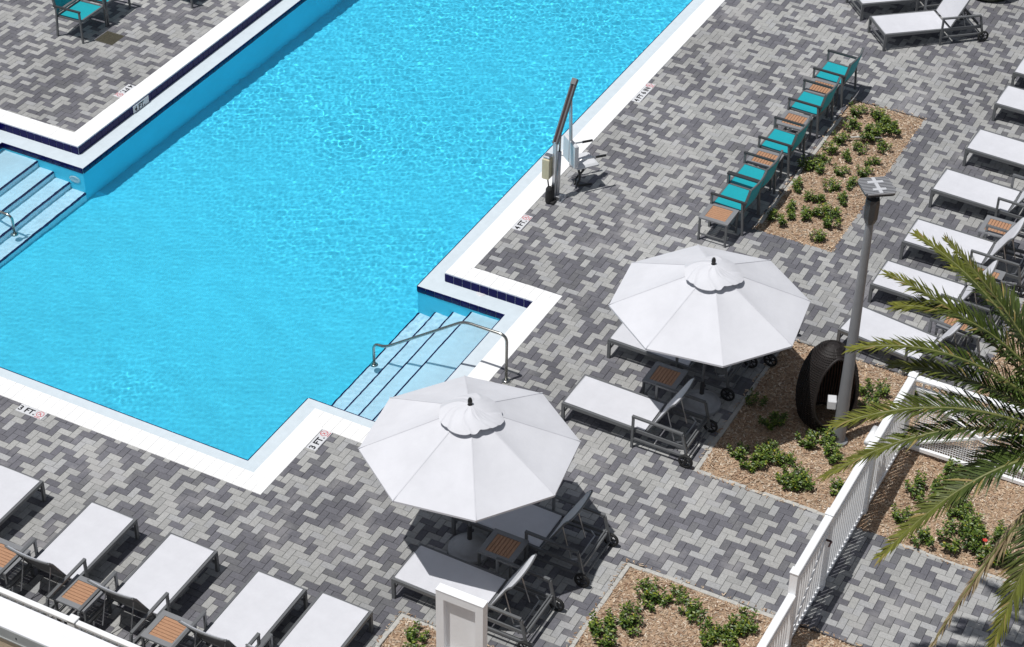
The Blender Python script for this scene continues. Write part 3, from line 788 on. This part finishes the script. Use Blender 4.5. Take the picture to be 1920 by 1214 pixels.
dd=MB(); pl=[]
for cx_,cy_,a0_ in ((1,1,0),(-1,1,90),(-1,-1,180),(1,-1,270)):
    for k in range(7):
        an=R(a0_+15*k); pl.append((cx_*(HS-.06)+.06*math.cos(an),cy_*(HS-.06)+.06*math.sin(an)))
n_=len(pl)
dd._add([hp(x*.97,y*.97,-.018) for x,y in pl]+[hp(x*.97,y*.97,-.04) for x,y in pl],[tuple(range(n_)),tuple(range(2*n_-1,n_-1,-1))]+[(k,n_+k,n_+(k+1)%n_,(k+1)%n_) for k in range(n_)])
dd.build('head_plate',M['darkmetal'],t)
ar=MB()
for sgn in (-1,1):
    d_=Q@Vector((0,sgn*.12,-.03)); ar.tube(smooth_path([(d_.x*.3,d_.y*.3,3.94),(HC.x*.4+d_.x*.75,HC.y*.4+d_.y*.75,4.0),HC+d_],.06,5),.014,8)
ar.build('head_arm',M['lamp'],t,smooth=True)
m=MB(); m.cbox(-.07,.07,-.06,.06,0,.15,.012); m.box(-.078,-.07,-.05,.05,.015,.135)
jb=m.build('junction_box',M['whiteplastic'],t,loc=(.02,.165,.52)); jb.rotation_euler=(0,0,R(20))

# ----------------------------------------------------------------- wicker pod
t=thing('wicker_pod','dark woven wicker pod chair standing in the mulch left of the lamp post','pod chair',(21.30,6.06,0))
prof=[(.30,.0),(.365,.10),(.405,.28),(.415,.46),(.40,.66),(.36,.86),(.29,1.05),(.20,1.18),(.11,1.25),(.012,1.275)]
def pr(z):
    for (r0,z0),(r1,z1) in zip(prof[:-1],prof[1:]):
        if z<=z1:
            k=(z-z0)/(z1-z0); return r0+(r1-r0)*k
    return prof[-1][0]
PHI=R(-136); OW=.85; OZ0,OZ1=.10,1.17
def half(z):                 # half width (radians) of the arched opening at height z
    if z<OZ0 or z>OZ1: return 0
    k=(z-OZ0)/(OZ1-OZ0); return OW*(1-abs(2*k-1)**3.2)**.5
zs=[1.275*(1-(1-k/40)**1.15) for k in range(41)]
def pp(a,z,o=0): r_=max(.005,pr(z)+o); return (r_*math.cos(a),r_*math.sin(a),z)
m=MB(); NA=72
for o,fl in ((0,False),(-.022,True)):
    for i in range(40):
        for k in range(NA):
            f0,f1=k/NA,(k+1)/NA; h0,h1=half(zs[i]),half(zs[i+1])
            def an(f,h): return PHI+h+(2*math.pi-2*h)*f
            q=[pp(an(f0,h0),zs[i],o),pp(an(f1,h0),zs[i],o),pp(an(f1,h1),zs[i+1],o),pp(an(f0,h1),zs[i+1],o)]
            m._add(q,[(3,2,1,0) if fl else (0,1,2,3)])
m.build('shell',M['wicker'],t,smooth=True)
wv=MB()
for i in range(1,39):        # round courses of the weave
    h=half(zs[i])+.03; pts=[pp(PHI+h+(2*math.pi-2*h)*k/60,zs[i],.004+.005*((k+i)%2)) for k in range(61)]
    wv.tube(pts,.007,4)
for k in range(52):
    a=2*math.pi*k/52; seg=[]
    for z in zs[:-1]:
        d_=abs((a-PHI+math.pi)%(2*math.pi)-math.pi)
        if d_>half(z)+.02: seg.append(pp(a,z,.006))
        else:
            if len(seg)>1: wv.tube(seg,.006,4)
            seg=[]
    if len(seg)>1: wv.tube(seg,.006,4)
wv.build('weave',M['wicker'],t)
ri=MB()
for k in range(34):
    a=PHI+math.pi-1.7+3.4*k/33; ri.tube([pp(a,z,-.034) for z in zs[1:36]],.008,5)
ri.build('inner_rib',M['wickerin'],t)
rm=MB(); zz_=[OZ0+(OZ1-OZ0)*(.5-.5*math.cos(math.pi*k/30)) for k in range(31)]
rm.tube([pp(PHI+half(z),z) for z in zz_]+[pp(PHI-half(z),z) for z in zz_[-2:0:-1]],.021,8,closed=True)
rm.lathe([(.30+.018*math.cos(c_),.015+.018*math.sin(c_)) for c_ in [2*math.pi*k/8 for k in range(9)]],40)
rm.build('rim',M['wicker'],t,smooth=True)

# --------------------------------------------------------------- box pillar
t=thing('box_pillar','white square pillar with a recessed blank panel at the bottom edge','pillar',(14.47,7.99,0))
HWp=.305; TH=.055; Zt=1.6
m=MB()
for a in (-1,1): m.box(-TH,TH,min(a*HWp,a*(HWp-.10)),max(a*HWp,a*(HWp-.10)),0,Zt)
m.box(-TH,TH,-HWp+.10,HWp-.10,Zt-.115,Zt); m.box(-TH,TH,-HWp+.10,HWp-.10,0,.62)
m.box(-TH-.004,TH+.004,-HWp-.004,HWp+.004,Zt,Zt+.012)
m.build('frame',M['whitepaint'],t)
m=MB(); m.box(.015,.05,-HWp+.10,HWp-.10,.62,Zt-.115); m.build('back_panel',M['whitepaint'],t)

# -------------------------------------------------------------------- fences
def fence(name,lb,cat,loc,rz,L,H,posts,lower,xbrace=False,cap=.1,bal=.11,panel_lo=.10,group=None):
    """runs along local +x"""
    t=thing(name,lb,cat,loc,R(rz),group)
    m=MB(); m.cbox(0,L,-cap/2,cap/2,H-.045,H,.008); m.build('top_rail',M['whitepaint'],t)
    m=MB(); m.box(.0,L,-.025,.025,H-.21,H-.165); m.build('middle_rail',M['whitepaint'],t)
    m=MB(); m.box(0,L,-.025,.025,panel_lo-.05,panel_lo); m.build('bottom_rail',M['whitepaint'],t)
    m=MB(); n=int(L/bal)
    for k in range(1,n):
        x=L*k/n; m.box(x-.011,x+.011,-.011,.011,H-.165,H-.045)
    m.build('baluster_panel',M['whitepaint'],t)
    if not xbrace:
        m=MB(); n=int(L/.088)
        for k in range(1,n):
            x=L*k/n; m.box(x-.014,x+.014,-.015,.015,panel_lo,H-.21)
        m.build('slat_panel',M['whitepaint'],t)
    for x in posts:
        m=MB(); m.cbox(x-.05,x+.05,-.048,.048,0,H+.012,.006); m.cbox(x-.06,x+.06,-.058,.058,H+.012,H+.03,.006); m.build('post',M['whitepaint'],t)
    if xbrace:
        xs=sorted({0,*posts})
        for a,b in zip(xs[:-1],xs[1:]):
            a+=.05; b-=.05; z0,z1=panel_lo,H-.21
            m=MB(); m.bar((a,0,z1-.02),((a+b)/2,0,(z0+z1)/2),.03,.03); m.bar(((a+b)/2,0,(z0+z1)/2),(b,0,z0+.02),.03,.03); m.bar((a,.001,z0+.02),((a+b)/2,.001,(z0+z1)/2),.03,.03); m.bar(((a+b)/2,.001,(z0+z1)/2),(b,.001,z1-.02),.03,.03); m.build('cross_brace',M['whitepaint'],t)
            m=MB(); n=int((b-a)/.035)
            for k in range(1,n):
                x=a+(b-a)*k/n; m.box(x-.004,x+.004,.018,.024,z0,z1)
            for k in range(1,int((z1-z0)/.035)):
                z=z0+.035*k; m.box(a,b,.0245,.030,z-.004,z+.004)
            m.build('wire_mesh',M['whitepaint'],t)
    return t
fence('garden_fence','low white picket fence at the bottom edge, stepping up to the gate','fence',(12.4,4.90,0),0,4.53,.95,[1.0,2.7],.1)
g=fence('garden_gate','tall white gate across the paved path, beside the step down to the low fence','gate',(16.98,4.91,0),0,1.16,1.26,[0,1.16],.1)
m=MB(); m.bar((.06,-.022,.12),(1.1,-.022,1.02),.014,.05); m.build('gate_brace',M['whitepaint'],g)
m=MB(); m.bar((1.02,-.03,.95),(1.02,-.10,.95),.02,.02); m.bar((1.02,-.10,.95),(.92,-.10,.95),.02,.018); m.build('handle',M['rust'],g)
f2=fence('garden_fence','tall white fence between the gate and the far corner, running into palm fronds','fence',(18.20,4.91,0),0,3.0,1.25,[1.5,3.0],.1)
m=MB(); m.tube([(1.72,.14,.98),(2.05,.14,.98)],.05,12); m.tube([(1.80,.09,.98),(1.80,.02,.98)],.015,6); m.tube([(1.97,.09,.98),(1.97,.02,.98)],.015,6); m.build('gate_closer',M['whitepaint'],f2,smooth=True)
fence('garden_fence','white fence with cross braces and wire mesh behind the palm fronds','fence',(21.20,4.86,0),-90,6.0,1.25,[1.9,3.8,5.7],.1,xbrace=True)
fence('deck_railing','slim white railing behind the lounger row at the bottom left','railing',(12.45,8.0,0),90,9.0,1.1,[.6,1.75,2.85,3.95,5.1,6.2,7.3],.1,cap=.07,bal=.11)
# parapet wall of the building
t=thing('parapet_wall','tan stucco wall with a broad white cap in the bottom left corner','wall',(10.8,14.0,0))
m=MB(); m.box(-.16,.16,-6,8,0,2.90); m.build('wall_body',M['stucco'],t)
m=MB(); m.box(-.165,.165,-6,8,2.90,3.0); m.build('cap',M['roofcap'],t)
m=MB(); m.box(-.178,-.167,-6,8,2.86,2.994); m.box(-.186,-.167,-6,8,2.845,2.86); m.build('flashing',M['flashing'],t)
m=MB()
for k in range(34): m.box(-.1815,-.178,-5.8+k*.4-.008,-5.8+k*.4+.008,2.91,2.935)
m.build('flashing_screw',M['darkmetal'],t)

# ------------------------------------------------------------- small things
m=MB(); m.cbox(-.19,.19,-.19,.19,-.02,.004,.004)
for k in range(-3,4): m.box(k*.045-.008,k*.045+.008,-.16,.16,.004,.0065)
o=m.build('drain_cover',M['drain']); o.location=(25.10,20.98,0); tag(o,'square olive brown drain lid in the pavers beside the top left armchair','drain cover')
m=MB(); m.lathe([(0,.006),(.05,.006),(.075,.004),(.078,0)],24)
o=m.build('ledge_drain',M['whiteplastic'],smooth=True); o.location=(21.74,11.66,ZL+.001); tag(o,'round white drain plate on the pale pool ledge above the near steps','drain cover')
m=MB(); m.lathe([(0,.012),(.07,.012),(.085,.02),(.11,.014),(.115,0)],28)
o=m.build('wall_light',M['whiteplastic'],smooth=True); o.location=(21.617,19.14,-.62); o.rotation_euler=(0,R(-90),0); tag(o,'round fitting low in the pool wall beside the left steps','pool light'); o.cycles.is_caustics_receiver=True
t=thing('plant_pot','dark green round pot cut off by the top edge, right of the angled lounger','plant pot',(34.45,7.80,0))
m=MB(); m.lathe([(0,0),(.40,0),(.45,.05),(.52,.42),(.54,.46),(.50,.46),(.46,.40),(0,.40)],36); m.build('pot_body',M['potgreen'],t,smooth=True)
m=MB(); m.lathe([(0,.42),(.47,.41)],24); m.build('soil',M['mulch'],t)
for (x,y,a,l,lb) in ((28.38,8.02,-60,.28,'pale broken stick lying in the mulch beside the teal chairs'),):
    m=MB(); m.tube([(-l,0,.07),(-l*.3,.01,.075),(l,-.01,.065)],[.014,.018,.012],7); o=m.build('stick',M['cushion'] if False else M['edging'],smooth=True); o.location=(x,y,0); o.rotation_euler=(0,0,R(a)); tag(o,lb,'stick')

# -------------------------------------------------------------------- shrubs
LEAFC=[(.032,.068,.010),(.048,.092,.012),(.072,.125,.016),(.115,.17,.022),(.18,.22,.03)]
def shrub_mesh(seed, rad, hgt, nst, lush=1.0, yel=.012):
    r=random.Random(seed); fo=MB(); stm=MB()
    for k in range(nst):
        a=r.uniform(0,6.283); q=math.sqrt(r.random())*rad; h=hgt*r.uniform(.45,1)*(1-.35*q/rad)
        top=Vector((math.cos(a)*q,math.sin(a)*q,h)); bot=Vector((math.cos(a)*q*.25,math.sin(a)*q*.25,-.02))
        mid=(top+bot)/2+Vector((math.cos(a)*q*.18,math.sin(a)*q*.18,0)); stm.tube([bot,mid,top],[.007,.005,.003],5)
        nl=int(r.uniform(13,20)*lush)
        for j in range(nl):
            t_=1-(j/nl)*.72; p=mid.lerp(top,max(0,(t_-.4)/.6)) if t_>.4 else bot.lerp(mid,.3+t_/.6)
            an=j*2.4+r.uniform(-.4,.4); el_=r.uniform(.05,.95) if j<nl*.4 else r.uniform(-.35,.5)
            d=Vector((math.cos(an)*math.cos(el_),math.sin(an)*math.cos(el_),math.sin(el_)))
            s_=d.cross(Vector((0,0,1))).normalized(); n=s_.cross(d).normalized()
            L_=r.uniform(.04,.075); w_=L_*r.uniform(.26,.36)
            c=r.choice(LEAFC[:4] if j>nl*.25 else LEAFC[1:])
            if r.random()<yel: c=(.38,.33,.03)
            k_=r.uniform(.8,1.2); fo.cur=(c[0]*k_,c[1]*k_,c[2]*k_)
            b0=p+d*.008
            fo._add([b0,b0+d*L_*.55+s_*w_+n*.006,b0+d*L_-n*L_*.12,b0+d*L_*.55-s_*w_+n*.006],[(0,1,2),(0,2,3)])
    return fo,stm
VAR=[]
for k,(rad,h,ns,lu) in enumerate([(.17,.24,9,1),(.20,.28,12,1),(.14,.20,7,.9),(.27,.34,20,1),(.22,.42,10,.9),(.33,.38,26,1)]):
    fo,stm=shrub_mesh(20+k,rad,h,ns,lu)
    VAR.append((fo,stm))
SRC={}
def shrub(x,y,var,sc_,lb,gp):
    sc_*=.75
    if var not in SRC:
        t=thing('shrub',lb,'shrub'); fo,stm=VAR[var]; fo.build('foliage',M['leaf'],t); stm.build('stem',M['stem'],t); SRC[var]=t
    else: t=copy_tree(SRC[var])
    t.location=(x,y,.01); t.rotation_euler=(0,0,rng.uniform(0,6.28)); t.scale=(sc_,)*3
    tag(t,lb,'shrub',gp); return t
B1=[(29.12,8.42),(29.05,8.06),(28.92,7.86),(28.87,7.7),(28.58,8.34),(28.49,8.05),(28.62,7.92),(28.17,8.37),(28.0,7.96),(27.68,8.07),(27.78,8.43),(27.35,8.38),(27.01,8.48),(27.22,8.01),(28.21,7.65),(27.69,7.65),(27.38,7.67),(26.9,7.72),(26.71,8.01),(26.44,8.45),(26.27,8.15),(26.36,8.01),(26.44,7.68),(25.85,8.35),(25.92,7.77),(25.75,7.62),(25.75,8.08),(25.43,8.35),(25.51,8.56),(25.3,7.69),(25.61,8.21),(25.92,7.93)]
V1=[1,3,3,3,1,3,1,1,1,0,1,1,3,1,1,0,1,0,1,0,0,2,0,0,3,1,0,0,2,1,2,2]
ORD=['first','second','third','fourth','fifth','sixth','seventh','eighth','ninth','tenth','eleventh','twelfth','thirteenth','fourteenth','fifteenth','sixteenth']
SZ=['small','low','tiny','bushy','tall thin','broad dense']
def place_bed(pts,vs,gp,fmt,sides,ymid):
    rows={0:[],1:[]}
    for (x,y),v_ in zip(pts,vs): rows[1 if y<ymid else 0].append((x,y,v_))
    for k,lst in rows.items():
        lst.sort()
        for n,(x,y,v_) in enumerate(lst):
            shrub(x,y,v_,rng.uniform(.9,1.15),f'{SZ[v_]} shrub, {ORD[n]} from the near end, {sides[k]} {fmt}',gp)
place_bed(B1,V1,'shrubs in the bed behind the teal chairs','of the teal chair bed',('chair side','far side'),8.03)
B2=[(22.07,5.61),(21.75,5.6),(20.15,6.42),(19.88,6.54),(20.06,6.21),(19.84,5.94),(19.68,5.82),(20.51,5.71),(20.85,5.88),(20.82,6.64),(21.1,6.97),(22.25,5.15),(19.89,5.31),(20.66,6.05),(19.99,6.78)]
V2=[5,1,3,3,3,5,3,3,1,3,4,1,1,1,1]
place_bed(B2,V2,'shrubs in the bed round the wicker pod','of the wicker pod bed',('umbrella side','fence side'),6.0)
B3=[(16.18,7.0),(16.34,6.89),(16.52,6.74),(16.34,6.65),(16.02,6.86),(16.98,6.75),(16.84,6.6),(17.06,6.42),(16.85,5.96),(16.62,5.69),(17.05,5.53),(16.89,5.44),(16.98,6.23),(16.74,5.5)]
V3=[1,1,4,1,1,4,1,4,4,3,4,3,1,3]
place_bed(B3,V3,'shrubs in the bed left of the low fence','of the low fence bed',('lounger side','fence side'),6.3)
for n,(x,y,v_,lb) in enumerate([(14.99,8.88,1,'small shrub alone in the corner bed left of the white box pillar'),(14.72,8.80,1,'green shrub at the bottom edge left of the white box pillar'),(15.14,8.42,4,'tall thin shrub touching the left side of the white box pillar')]):
    shrub(x,y,v_,1.0,lb,'shrubs beside the box pillar')
B4=[(20.41,4.3,5),(20.9,4.18,3),(19.50,4.06,1),(19.77,3.65,5),(20.09,3.61,3),(19.78,3.30,5),(20.16,3.15,1),(19.55,3.1,3),(19.85,4.43,1),(20.32,3.87,3)]
B4.sort()
for n,(x,y,v_) in enumerate(B4): shrub(x,y,v_,rng.uniform(1.0,1.2),f'{SZ[v_]} green shrub under the palm right of the tall fence, {ORD[n]} from the path',"shrubs under the palm")
B5=[(22.9,3.98,5),(22.5,3.85,5),(23.2,3.8,5),(22.3,4.5,1)]
for n,(x,y,v_) in enumerate(sorted(B5)): shrub(x,y,v_,1.1,f'dark {SZ[v_]} shrub at the right edge behind the cross-braced fence, {ORD[n]} from the fence','shrubs behind the fence')
m=MB(); 
for k in range(5):
    a=k*1.2566; d=Vector((math.cos(a),math.sin(a),.25)); s_=Vector((-math.sin(a),math.cos(a),0)); m._add([(0,0,0),d*.03+s_*.022,d*.05,d*.03-s_*.022],[(0,1,2),(0,2,3)])
o=m.build('red_flower',M['hibiscus']); o.scale=(.75,)*3; o.location=(19.55,3.28,.38); tag(o,'single red flower on a shrub below the palm','flower')

# ---------------------------------------------------------------------- palm
PC=Vector((17.14,1.93,4.2))
pt=thing('palm_tree','green feather palm with arching fronds at the right edge, over the white fence','palm tree',(PC.x,PC.y,0))
m=MB(); n=26; pts=[];rs=[]
for k in range(n+1):
    z=4.15*k/n; e_=(1-z/4.15); pts.append((.5*e_+.04*math.sin(z),-1.0*e_,z)); rs.append(.17-.02*math.sin(z)*.2+(.018 if k%2 else -.006)+(.06 if z<.2 else 0))
m.tube(pts,rs,18); m.build('trunk',M['bark'],pt)
def frond(tip, lift, seed, dead=False, width=1.0):
    r=random.Random(seed); ra=MB(); lf=MB()
    c=Vector((0,0,4.2)); tip=Vector(tip)-Vector((PC.x,PC.y,0))
    hz_=Vector((tip.x,tip.y,0)).normalized(); c0=c+hz_*.12
    ctl=c0.lerp(tip,.52)+Vector((0,0,lift))
    def B(t): return c0*(1-t)**2+ctl*2*t*(1-t)+tip*t*t
    def T(t): return ((ctl-c0)*(1-t)+(tip-ctl)*t).normalized()
    n=18; ra.tube([B(k/n) for k in range(n+1)],[.024*(1-.86*k/n)+.002 for k in range(n+1)],6)
    N=108
    for k in range(N):
        t=.10+.895*(k/(N-1)); p=B(t); d=T(t); sd=d.cross(Vector((0,0,1))).normalized(); u_=sd.cross(d).normalized()
        env=min(1,.35+t*2.2)*(1-.62*max(0,(t-.55)/.45)**1.3)
        for sgn in (-1,1):
            L_=.37*width*env*r.uniform(.85,1.12); fwd=.50+.55*t+r.uniform(-.18,.18)
            out=(sd*sgn*r.uniform(.75,.95)+u_*r.uniform(.22,.62)).normalized()
            dir_=(out*math.cos(fwd)+d*math.sin(fwd)).normalized()
            if dead: dir_=(dir_*.6+d*.7+Vector((r.uniform(-.3,.3),r.uniform(-.3,.3),-.4))).normalized(); L_*=.65
            w_=.0125*r.uniform(.8,1.15); wn=dir_.cross(u_).normalized()
            q1=p+dir_*L_*.5-Vector((0,0,.012)); q2=p+dir_*L_-Vector((0,0,.10*r.uniform(.2,1.7)*L_/.4))
            g=r.random()
            if dead: col=(.34,.27,.16) if g<.7 else (.22,.16,.09)
            else:
                tipy=max(0,(t-.55)/.45); base=Vector((.048,.074,.013)).lerp(Vector((.17,.17,.025)),tipy*.9)
                col=tuple(base*(.7+.6*g))
                if r.random()<.04: col=(.26,.2,.07)
            lf.cur=col
            lf._add([p-wn*w_*.6,p+wn*w_*.6,q1+wn*w_,q1-wn*w_,q2],[(0,1,2,3),(3,2,4)])
    f=ra.build('frond',M['rachis'],pt,smooth=True); lf.build('leaflets',M['frond'],f)
    if dead: f['label']='dry straw-coloured frond hanging at the bottom'
FR=[((17.07,3.85,6.3),.35),((16.77,4.31,5.9),.55),((16.7,4.16,5.6),1.0),((16.31,4.46,5.2),.95),((16.52,4.05,5.0),.5),((15.91,4.4,4.5),.8),((15.66,4.36,4.0),1.0),((15.54,3.62,3.3),.95),((15.76,2.35,2.4),1.1),
    ((17.6,4.3,5.9),.6),((18.2,4.0,5.2),.8),((16.3,3.3,3.6),.75),((19.1,3.2,5.0),.7),((19.4,2.2,4.6),.8),((19.1,1.0,4.4),.8),((18.2,.1,4.2),.9),((17.1,-.3,4.0),.9),((15.8,.2,3.8),.9),((17.6,1.0,6.6),.2),((16.6,1.2,6.4),.3)]
for k,(tp,lf_) in enumerate(FR): frond(tp,lf_,100+k,width=.8+.1*(k%3))
frond((15.85,2.99,2.0),.75,300,dead=True);
